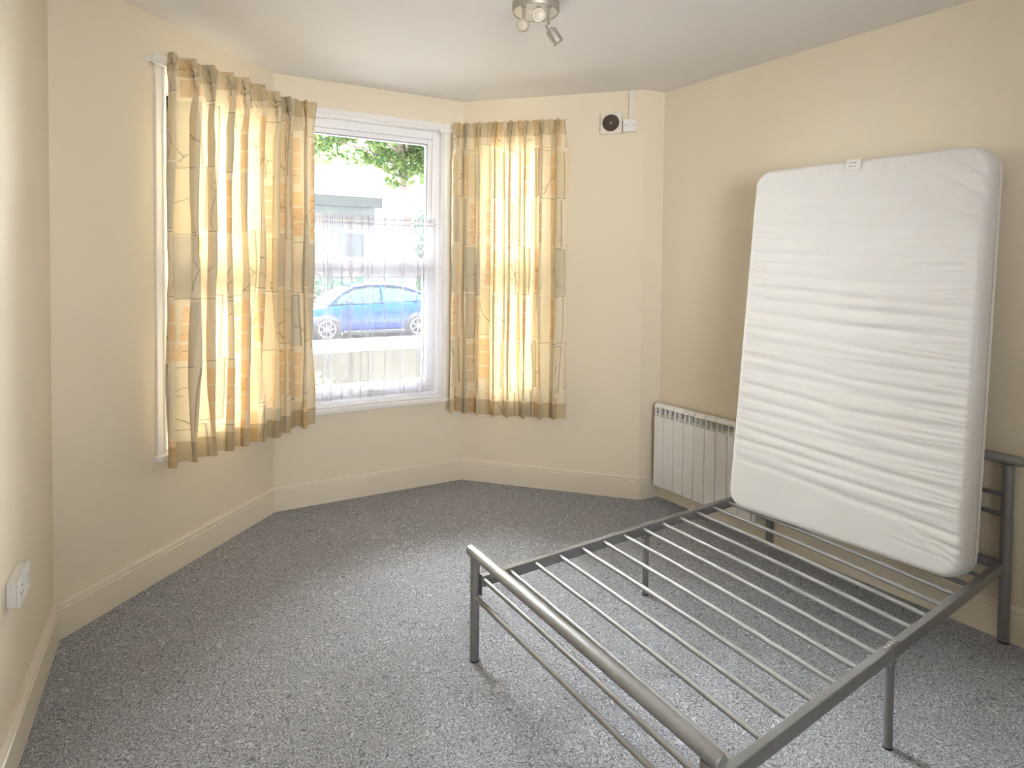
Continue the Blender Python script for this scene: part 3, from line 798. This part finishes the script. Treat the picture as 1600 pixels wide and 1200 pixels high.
# ------------------------------------------------------------------ mattress leaning on the wall
def make_mattress():
    B0 = Vector((1.775, 2.283)); az = R(140.8)
    ab = Vector((math.sin(az), math.cos(az))); A0 = B0 - ab * 1.012
    nn = Vector((-ab.y, ab.x))
    th = R(7.3); Wd, Ht, Tk, Rc, re = 1.012, 1.774, .185, .085, .030
    X = V3(ab, 0); Yv = Vector((nn.x * math.sin(th), nn.y * math.sin(th), math.cos(th))); Zv = X.cross(Yv)   # Zv: out of the front face
    if Zv.dot(Vector((0, -1, 0))) < 0: Zv = -Zv
    org = V3(A0, .349)                                             # front lower edge
    root = empty('mattress', org); tag(root, 'white fabric-covered mattress standing upright on the slats, leaning on the right wall', 'mattress')
    rs = np.random.RandomState(11)
    step = .006
    nx, ny = int(Wd / step) + 1, int(Ht / step) + 1
    gx = np.linspace(-Wd / 2, Wd / 2, nx); gy = np.linspace(-Ht / 2, Ht / 2, ny); hx, hy = Wd / 2, Ht / 2
    def corner_map(x, y):
        dx = np.abs(x) - (hx - Rc); dy = np.abs(y) - (hy - Rc)
        inn = (dx > 0) & (dy > 0)
        mx = np.maximum(dx, dy); l = np.hypot(dx, dy) + 1e-12
        k = np.where(inn, mx / l, 1)
        return np.where(inn, np.sign(x) * (hx - Rc + dx * k), x), np.where(inn, np.sign(y) * (hy - Rc + dy * k), y)
    def wrinkle(x, y):
        """front face relief, metres"""
        d = np.zeros(x.shape)
        yy = y + hy; xx = x + hx                                    # from the lower left corner
        def crease(x0, x1, yc, slope, curve, wd, dep, fade=.12):
            t = (xx - x0) / (x1 - x0); m = np.clip(t / fade, 0, 1) * np.clip((1 - t) / fade, 0, 1)
            m = m * m * (3 - 2 * m)
            c = yc + slope * (xx - x0) + curve * np.sin(np.pi * np.clip(t, 0, 1))
            e = (yy - c) / wd
            return -dep * m * np.exp(-e * e) + dep * .6 * m * np.exp(-((e - 2.0) / 1.5) ** 2)
        # long shallow folds across the whole width, every seven to nine centimetres
        yc = .22
        while yc < 1.60:
            k = 1.0 if yc < 1.35 else .65
            d += crease(-.05, .62 + rs.uniform(-.1, .3), yc + .05, -.06 + rs.uniform(-.03, .02), rs.uniform(-.012, .012), rs.uniform(.010, .016), rs.uniform(.004, .0075) * k, .25)
            d += crease(.30 + rs.uniform(-.1, .2), 1.08, yc, -.02 + rs.uniform(-.03, .03), rs.uniform(-.012, .012), rs.uniform(.010, .017), rs.uniform(.004, .0075) * k, .3)
            yc += rs.uniform(.055, .085)
        # short sharp puckers along the right and left edges
        yc = .10
        while yc < 1.70:
            k = .55 if yc > 1.3 else 1
            d += crease(1.02 - rs.uniform(.10, .34), 1.06, yc, rs.uniform(-.10, .06), rs.uniform(-.006, .006), rs.uniform(.0035, .006), rs.uniform(.0018, .0042) * k, .35)
            yc += rs.uniform(.018, .040)
        yc = .25
        while yc < 1.62:
            d += crease(-.04, rs.uniform(.08, .26), yc, rs.uniform(-.16, -.02), 0, rs.uniform(.004, .007), rs.uniform(.0010, .0026), .35)
            yc += rs.uniform(.03, .06)
        # gathers hanging from the top edge
        xc = .08
        while xc < .98:
            ln = rs.uniform(.05, .15); wd = rs.uniform(.006, .011); sl = rs.uniform(-.12, .12)
            t = (Ht - yy) / ln; m = np.clip(t / .2, 0, 1) * np.clip(1 - t, 0, 1)
            e = (xx - xc - sl * (Ht - yy)) / wd
            d += -rs.uniform(.004, .0085) * m * np.exp(-e * e) + .002 * m * np.exp(-((e - 1.9) / 1.2) ** 2)
            xc += rs.uniform(.024, .05)
        # slanting pulls at the corners
        for cx, cy, ang, ln, wd, dep in ((1.03, 1.62, 2.45, .40, .013, .005), (1.03, 1.54, 2.55, .45, .014, .0045), (1.03, 1.45, 2.70, .50, .014, .004), (1.03, 1.70, 2.35, .26, .008, .004), (1.02, 1.75, 2.5, .15, .006, .003),
                                         (0, 1.68, .80, .16, .007, .003), (0, 1.60, .6, .20, .009, .0025),
                                         (1.01, .12, 2.9, .30, .010, .004), (1.01, .17, 3.0, .36, .010, .004), (1.01, .08, 2.75, .22, .008, .004), (1.0, .05, 2.6, .16, .007, .003), (1.01, .22, 3.08, .4, .012, .004)):
            ux, uy = math.cos(ang), math.sin(ang); a_ = (xx - cx) * ux + (yy - cy) * uy; b_ = -(xx - cx) * uy + (yy - cy) * ux
            m = np.clip(a_ / (.12 * ln), 0, 1) * np.clip(1 - a_ / ln, 0, 1)
            d += -dep * 2.0 * m * np.exp(-(b_ / wd) ** 2) + dep * .9 * m * np.exp(-((b_ / wd - 2.0) / 1.4) ** 2)
        fx = np.linspace(0, 40, 5)
        d += .0022 * np.sin(xx * 5 + 2 * np.sin(yy * 4)) * np.sin(yy * 7 + xx * 2)
        d += .006 * np.cos(xx / Wd * np.pi - np.pi / 2) * np.sin(np.clip(yy / Ht, 0, 1) * np.pi)
        return d
    verts = []; faces = []
    GX, GY = np.meshgrid(gx, gy)
    MX, MY = corner_map(GX, GY)
    inset = np.minimum(hx - np.abs(GX), hy - np.abs(GY))            # corners: max norm, follows the rounded outline
    edge = np.where(inset < re, re - np.sqrt(np.clip(re * re - (re - inset) ** 2, 0, None)), 0)
    rel = wrinkle(MX, MY)
    soft = np.clip(inset / .02, .15, 1)
    zf = -edge + rel * soft
    zb = -Tk + edge
    def pts(mx, my, z):
        return (np.array(org)[None, :] + (mx.reshape(-1, 1) + hx) * np.array(X)[None] + (my.reshape(-1, 1) + hy) * np.array(Yv)[None] + z.reshape(-1, 1) * np.array(Zv)[None])
    pf = pts(MX, MY, zf); pb = pts(MX, MY, zb)
    idx = np.arange(nx * ny).reshape(ny, nx)
    qf = np.stack([idx[:-1, :-1], idx[:-1, 1:], idx[1:, 1:], idx[1:, :-1]], -1).reshape(-1, 4)
    qb = qf[:, ::-1] + nx * ny
    ring = np.concatenate([idx[0, :], idx[1:, -1], idx[-1, -2::-1], idx[-2:0:-1, 0]])
    nr = len(ring); rows = 6
    RMX, RMY = MX.reshape(-1)[ring], MY.reshape(-1)[ring]
    V = [pf, pb]; base = 2 * nx * ny; prev = ring; Q = [qf, qb]
    zr0 = zf.reshape(-1)[ring]
    cen = np.hypot(RMX, RMY)
    for r_ in range(1, rows + 1):
        if r_ == rows: cur = ring + nx * ny
        else:
            t = r_ / rows; z = zr0 * (1 - t) + (-Tk + re) * t
            bul = .006 * math.sin(math.pi * t) + .0012 * np.sin(np.arange(nr) * .7 + 3 * t)
            V.append(pts(RMX * (1 + bul / hx), RMY * (1 + bul / hy), z)); cur = base + np.arange(nr); base += nr
        n2 = np.roll(prev, -1); c2 = np.roll(cur, -1)
        Q.append(np.stack([prev, cur, c2, n2], -1)); prev = cur
    Vv = np.concatenate(V); Qq = np.concatenate(Q)
    me = bpy.data.meshes.new('cover'); me.vertices.add(len(Vv)); me.vertices.foreach_set('co', Vv.reshape(-1).astype(np.float32))
    me.loops.add(Qq.size); me.loops.foreach_set('vertex_index', Qq.reshape(-1).astype(np.int32))
    me.polygons.add(len(Qq)); me.polygons.foreach_set('loop_start', np.arange(0, Qq.size, 4, dtype=np.int32)); me.update(calc_edges=True); me.validate()
    me.polygons.foreach_set('use_smooth', np.ones(len(Qq), dtype=bool)); me.materials.append(M_matt)
    bm_ = bmesh.new(); bm_.from_mesh(me); bmesh.ops.recalc_face_normals(bm_, faces=bm_.faces); bm_.to_mesh(me); bm_.free()
    o = bpy.data.objects.new('cover', me); COL.objects.link(o); o.parent = root; o.matrix_parent_inverse = Matrix.Translation(root.location).inverted()
    # piping round the back edge, thinner zip line in front of it
    def loop(z, grow):
        k = ring[::6]; mx = MX.reshape(-1)[k] * (1 + grow / hx); my = MY.reshape(-1)[k] * (1 + grow / hy)
        return [Vector(p) for p in pts(mx, my, np.full(len(k), z))]
    mb = MB(); mb.tube(loop(-Tk + re + .002, .005), .0042, 8, closed=True); mb.build('piping', M_pipe, root, smooth=True)
    mb = MB(); mb.tube(loop(-Tk + re + .022, .0065), .0016, 6, closed=True); mb.build('zip_seam', M_pipe, root, smooth=True)
    # white label sewn into the top edge
    mb = MB(); org_l = np.array([.02, hy - .004])
    xx0 = .458 - hx; ZF = .006
    q = [(xx0, hy - .050), (xx0 + .062, hy - .056), (xx0 + .068, hy - .004), (xx0 + .004, hy - .002)]
    pz = [Vector(pts(np.array([a_]), np.array([b_]), np.array([ZF]))[0]) for a_, b_ in q]; pz2 = [p - Zv * .0012 for p in pz]
    vs = [mb.b.verts.new(p) for p in pz]; v2 = [mb.b.verts.new(p) for p in pz2]
    mb.b.faces.new(vs); mb.b.faces.new(v2[::-1])
    for i in range(4): mb.b.faces.new((vs[i], vs[(i + 1) % 4], v2[(i + 1) % 4], v2[i]))
    lb = mb.build('care_label', M_white, root)
    for yy_, x0, x1 in ((hy - .020, .018, .046), (hy - .036, .014, .028), (hy - .037, .034, .046)):
        p0 = Vector(pts(np.array([xx0 + x0]), np.array([yy_]), np.array([ZF + .0006]))[0]); p1 = Vector(pts(np.array([xx0 + x1]), np.array([yy_ + .001]), np.array([ZF + .0006]))[0])
        mb = MB(); mb.bar(p0, p1, .0006, .004, up=Yv); mb.build('print_line', M_grey, lb)
make_mattress()

# ------------------------------------------------------------------ outside
dS = Vector((.8801, .4748)); nS = Vector((-.4748, .8801))
def S(al, D, z): q = dS * al + nS * D; return Vector((q.x, q.y, z))
class SF:      # street frame with the same box helper as a wall
    rot = Matrix(((dS.x, nS.x, 0), (dS.y, nS.y, 0), (0, 0, 1)))
    @staticmethod
    def box(mb, a0, a1, d0, d1, z0, z1):
        mb.box(S((a0 + a1) / 2, (d0 + d1) / 2, (z0 + z1) / 2), (a1 - a0, d1 - d0, z1 - z0), SF.rot); return mb
GZ = -.33
mb = MB(); SF.box(mb, -30, 40, 4.75, 6.6, GZ - .2, GZ); tag(structure(mb.build('ground_garden', M_pave)))
mb = MB(); SF.box(mb, -30, 40, 6.6, 19.5, GZ - .2, GZ - .004); structure(mb.build('ground_road', M_road))
mb = MB(); SF.box(mb, -30, 40, 19.5, 60, GZ - .2, GZ + .02); structure(mb.build('ground_far', M_verge))
root = empty('garden_wall', S(2, 6.6, GZ)); tag(root, 'low rendered garden wall with pale coping seen through the window', 'garden wall')
mb = MB(); SF.box(mb, -7, 12, 6.52, 6.74, GZ, .635); mb.build('wall_body', M_gwall, root)
for k in range(19):
    mb = MB(); SF.box(mb, -7 + k, -7 + k + .992, 6.48, 6.78, .635, .745); mb.build('coping_stone', M_cope, root, bevel=.012)

# white low building with a grey roof edge
root = empty('white_building', S(1, 24, GZ)); tag(root, 'low white rendered building with a grey roof edge across the road', 'building')
mb = MB(); SF.box(mb, -12, 6.0, 22.0, 29, GZ, 3.72); mb.build('wall', M_render, root)
mb = MB(); SF.box(mb, -12.1, 6.25, 21.85, 29.2, 3.72, 4.10); mb.build('roof_edge', M_slate, root)
for a0 in (-2.2, .6, 3.1, 4.75):
    mb = MB(); SF.box(mb, a0, a0 + .95, 21.96, 22.0, 1.75, 2.85); fr_ = mb.build('window', M_upvc, root)
    mb = MB(); SF.box(mb, a0 + .08, a0 + .87, 21.94, 21.96, 1.83, 2.77); mb.build('pane', M_bglass, fr_)

def leaves(name, blobs, n, size, m, seed, parent=None):
    """leaf blades scattered in rounded clumps (alongstreet, distance, z, radii)"""
    rs = np.random.RandomState(seed); P = []
    tot = sum(b[3] * b[4] * b[5] for b in blobs)
    for (a, d, z, ra, rd, rz) in blobs:
        k = max(8, int(n * ra * rd * rz / tot))
        v = rs.normal(size=(k, 3)); v /= np.linalg.norm(v, axis=1)[:, None]; rr = rs.uniform(.45, 1.0, k) ** .6
        for vi, ri in zip(v, rr): P.append((a + vi[0] * ra * ri, d + vi[1] * rd * ri, z + vi[2] * rz * ri))
    P = np.array(P); k = len(P)
    t = rs.normal(size=(k, 3)); t /= np.linalg.norm(t, axis=1)[:, None]
    b = np.cross(t, rs.normal(size=(k, 3))); b /= np.linalg.norm(b, axis=1)[:, None]
    sz = rs.uniform(.6, 1.2, k)[:, None] * size
    base = P[:, 0:1] * np.array([[dS.x, dS.y, 0]]) + P[:, 1:2] * np.array([[nS.x, nS.y, 0]]) + P[:, 2:3] * np.array([[0, 0, 1]])
    V = np.stack([base - t * sz, base + b * sz * .45 + np.cross(t, b) * sz * .12, base + t * sz, base - b * sz * .45 + np.cross(t, b) * sz * .12], 1).reshape(-1, 3)
    me = bpy.data.meshes.new(name); me.vertices.add(len(V)); me.vertices.foreach_set('co', V.reshape(-1).astype(np.float32))
    me.loops.add(4 * k); me.loops.foreach_set('vertex_index', np.arange(4 * k, dtype=np.int32)); me.polygons.add(k)
    me.polygons.foreach_set('loop_start', np.arange(0, 4 * k, 4, dtype=np.int32)); me.update(calc_edges=True)
    me.materials.append(m); o = bpy.data.objects.new(name, me); COL.objects.link(o)
    if parent is not None: o.parent = parent; o.matrix_parent_inverse = Matrix.Translation(parent.location).inverted()
    return o
root = empty('tree', S(5.72, 17, GZ)); tag(root, 'leafy green tree overhanging the road, seen through the upper window pane', 'tree')
mb = MB(); mb.tube([S(5.80, 17, GZ), S(5.72, 17, 1.0), S(5.68, 17, 2.6), S(5.55, 17, 3.6), S(5.45, 17, 4.6), S(5.3, 17, 6.0)], [.20, .15, .14, .13, .10, .05], 12)
for k in range(9):
    a = k * .7 + .3; z = 3.3 + .28 * k; mb.tube([S(5.6, 17, z), S(5.5 + 1.0 * math.cos(a), 17 + .9 * math.sin(a), z + .45), S(5.4 + 2.2 * math.cos(a), 17 + 1.6 * math.sin(a), z + .7)], [.06, .04, .012], 7)
mb.build('trunk', M_bark, root, smooth=True)
rs = np.random.RandomState(4); blobs = [(4.9, 17, 7.2, 2.4, 1.6, 1.0)]
for a, z, r_ in ((2.7, 5.6, .75), (3.3, 5.3, .7), (3.4, 4.72, .45), (4.0, 5.5, .75), (4.2, 4.75, .5), (3.0, 6.2, .8), (4.8, 5.5, .7), (5.3, 5.2, .7), (5.0, 4.55, .5), (5.9, 5.6, .8), (5.75, 4.6, .55), (6.3, 5.0, .7), (5.45, 4.1, .38), (6.5, 4.3, .5), (2.9, 4.85, .35), (4.5, 6.2, .9), (6.4, 6.2, .9), (3.7, 6.4, .9), (5.05, 4.0, .3)):
    blobs.append((a, 17 + rs.uniform(-.6, .6), z, r_, r_, r_ * .62))
    blobs.append((a + rs.uniform(-.3, .3), 17 + rs.uniform(-1.6, 1.6), z + .3, r_, r_, r_ * .5))
leaves('foliage', blobs, 30000, .10, M_leaf, 3, root)
root = empty('shrub', S(7.1, 19, GZ)); tag(root, 'dark bluish-green bush beside the tree trunk', 'shrub')
leaves('foliage', [(7.35, 19.2, 2.2, .8, .7, 1.9), (7.9, 19.4, 3.0, .9, .8, 1.9), (7.2, 19, .9, .8, .7, 1.2)], 3500, .09, M_leaf2, 9, root)
mb = MB(); mb.tube([S(7.4, 19.2, GZ), S(7.45, 19.2, 1.2), S(7.5, 19.3, 2.6)], [.06, .05, .02], 8); mb.build('stem', M_bark, root)
root = empty('hedge', S(3, 20.5, GZ)); tag(root, 'low green hedge running behind the parked blue car', 'hedge')
leaves('foliage', [(-3 + k * .75, 20.5, .45, .55, .4, .9) for k in range(17)], 9000, .07, M_leaf2, 10, root)
for k in range(17):
    mb = MB(); mb.tube([S(-3 + k * .75, 20.5, GZ), S(-3 + k * .75, 20.5, .8)], [.04, .015], 6); mb.build('stem', M_bark, root)
root = empty('weeds', S(1.4, 6.35, GZ)); tag(root, 'tuft of green weeds growing at the foot of the garden wall', 'weeds', kind='stuff')
leaves('foliage', [(1.15, 6.3, .05, .22, .1, .42), (1.55, 6.35, -.05, .3, .1, .30), (.9, 6.3, 0, .2, .1, .35)], 420, .05, M_leaf, 12, root)

# parked blue car, nose to the left
def make_car():
    D0 = 15.0; wF, wR = 2.92, 5.27; zc = -.012; wr = .315; half = .86
    cy = D0 + half
    root = empty('car', S(4.1, cy, GZ)); tag(root, 'bright blue hatchback car parked on the road outside the window', 'car')
    def cp(a, y, z): return S(a, cy + y, z)
    # lower body: side outline stations -> (along, bottom, top)
    st = [(2.16, .02, .22), (2.22, -.10, .36), (2.40, -.12, .46), (2.75, -.12, .54), (3.10, -.12, .585), (3.60, -.12, .60), (4.2, -.12, .615), (4.8, -.12, .635), (5.3, -.12, .655), (5.75, -.12, .64), (5.98, -.08, .56), (6.05, .04, .42)]
    mb = MB(); rings = []
    for a, z0, z1 in st:
        e = min((a - 2.10) / .35, (6.11 - a) / .30, 1.0); hw = half * (.80 + .20 * math.sin(max(e, 0) * math.pi / 2))
        prof = [(-hw * .90, z0), (-hw * .985, z0 + .10 * (z1 - z0) + .02), (-hw, z0 + .42 * (z1 - z0)), (-hw * .985, z0 + .74 * (z1 - z0)), (-hw * .93, z0 + .95 * (z1 - z0)), (-hw * .80, z1), (0, z1 + .03)]
        prof += [(-x, z) for x, z in prof[-2::-1]]
        rings.append([mb.b.verts.new(cp(a, y, z)) for y, z in prof])
    n = len(rings[0])
    for A, B in zip(rings[:-1], rings[1:]):
        for k in range(n): mb.b.faces.new((A[k], A[(k + 1) % n], B[(k + 1) % n], B[k]))
    mb.b.faces.new(rings[0]); mb.b.faces.new(rings[-1][::-1])
    body = mb.build('body', M_carblue, root, smooth=True)
    # greenhouse: glass volume with a painted roof and pillars
    gl = [(2.95, .585, .60), (3.30, .59, .88), (3.62, .60, 1.04), (4.0, .60, 1.10), (4.5, .61, 1.10), (5.0, .63, 1.03), (5.45, .65, .86), (5.78, .64, .66)]
    def rib(a, z0, z1, g=0):
        k = (z1 - z0) / .5; hw0 = half * .90 + g; hw1 = half * (.90 - .20 * k) + g
        return [(-hw0, z0), (-(hw0 + hw1) / 2 - .02, (z0 + z1) / 2), (-hw1, z1 - .02), (-hw1 + .07, z1 + g), (0, z1 + .03 * k + g), (hw1 - .07, z1 + g), (hw1, z1 - .02), ((hw0 + hw1) / 2 + .02, (z0 + z1) / 2), (hw0, z0)]
    mb = MB(); rings = [[mb.b.verts.new(cp(a, y, z)) for y, z in rib(a, z0, z1)] for a, z0, z1 in gl]
    for A, B in zip(rings[:-1], rings[1:]):
        for k in range(len(A) - 1): mb.b.faces.new((A[k], A[k + 1], B[k + 1], B[k]))
    mb.build('window_glass', M_carglass, root, smooth=True)
    rf = [(3.56, .60, 1.03), (4.0, .60, 1.10), (4.5, .61, 1.10), (5.0, .63, 1.03), (5.42, .65, .88)]
    mb = MB(); rings = [[mb.b.verts.new(cp(a, y, z)) for y, z in rib(a, z0, z1, .014)[2:7]] for a, z0, z1 in rf]
    for A, B in zip(rings[:-1], rings[1:]):
        for k in range(len(A) - 1): mb.b.faces.new((A[k], A[k + 1], B[k + 1], B[k]))
    bmesh.ops.solidify(mb.b, geom=mb.b.faces[:], thickness=.02)
    mb.build('roof', M_carblue, root, smooth=True)
    for sg in (-1, 1):
        mb = MB()
        def side(a, z0, z1, t):
            r9 = rib(a, z0, z1, .012); pts_ = [r9[0], r9[1], r9[2]] if sg < 0 else [r9[8], r9[7], r9[6]]
            q = np.array(pts_); s_ = t * 2; i = min(int(s_), 1); y, z = q[i] + (q[i + 1] - q[i]) * (s_ - i)
            return cp(a, y, z)
        mb.tube([side(2.97, .585, .61, 0), side(3.30, .59, .88, 1), side(3.62, .60, 1.04, 1)], .030, 8)
        mb.tube([side(3.62, .60, 1.04, 1), side(4.0, .60, 1.10, 1), side(4.5, .61, 1.10, 1), side(5.0, .63, 1.03, 1), side(5.45, .65, .86, 1), side(5.76, .64, .67, .9)], .028, 8)
        mb.tube([side(4.35, .61, 1.10, 0), side(4.32, .61, 1.10, .5), side(4.30, .61, 1.10, 1)], .026, 8)
        mb.tube([side(5.22, .64, .95, 0), side(5.25, .64, .95, .5), side(5.30, .645, .92, 1)], .035, 8)
        mb.build('pillar', M_carblue, root, smooth=True)
        mb = MB(); y_ = -half * sg * -1
        c_ = cp(3.45, sg * (half + .05), .66); mb.box(c_, (.12, .16, .11), SF.rot); mb.build('door_mirror', M_carblue, root, bevel=.03, seg=3)
        for a_ in (3.42, 4.38, 5.02):
            mb = MB(); mb.bar(cp(a_, sg * (half + .002), -.02), cp(a_ - .02, sg * (half - .006), .54), .008, .008, up=V3(dS, 0)); mb.build('door_seam', M_dark, root)
        mb = MB(); mb.bar(cp(4.12, sg * (half + .008), .45), cp(4.28, sg * (half + .008), .45), .02, .025); mb.build('door_handle', M_carblue, root, bevel=.006)
        mb = MB(); mb.bar(cp(3.30, sg * (half - .01), -.12), cp(4.92, sg * (half - .01), -.12), .05, .09); mb.build('side_skirt', M_tyre, root, bevel=.01)
        mb = MB(); mb.box(cp(2.30, sg * (half - .20), .36), (.16, .20, .11), SF.rot); mb.build('headlamp', M_alloy, root, bevel=.03, seg=3)
        mb = MB(); mb.box(cp(5.96, sg * (half - .19), .47), (.12, .16, .18), SF.rot); mb.build('tail_lamp', M_tail, root, bevel=.03, seg=3)
        for wx in (wF, wR):
            ax = V3(nS, 0) * sg; c0 = cp(wx, sg * (half - .20), zc)
            mb = MB(); mb.lathe(c0 - ax * 0, ax, [(0, wr + .045), (.198, wr + .045), (.204, wr + .03), (.204, wr * .7)], 40)
            tag(mb.build('wheel_arch', M_tyre, root, smooth=True), 'dark wheel opening')
            mb = MB(); mb.lathe(c0 + ax * .03, ax, [(0, wr - .03), (.01, wr), (.165, wr), (.185, wr - .02), (.188, wr * .68), (.175, wr * .66), (.175, .02)], 40); wh = mb.build('wheel', M_tyre, root, smooth=True)
            mb = MB(); cc = c0 + ax * .205
            mb.lathe(cc, ax, [(-.01, wr * .70), (.006, wr * .68), (.004, wr * .60), (-.01, wr * .60)], 36); mb.lathe(cc, ax, [(-.01, .055), (.008, .05), (.01, 0)], 16)
            for q in range(7):
                an = q * 2 * math.pi / 7; e1 = V3(dS, 0) * math.cos(an) + Vector((0, 0, math.sin(an)))
                mb.bar(cc + e1 * .03, cc + e1 * wr * .64, .012, .045, up=ax)
            mb.build('rim', M_alloy, wh)
    return root
make_car()
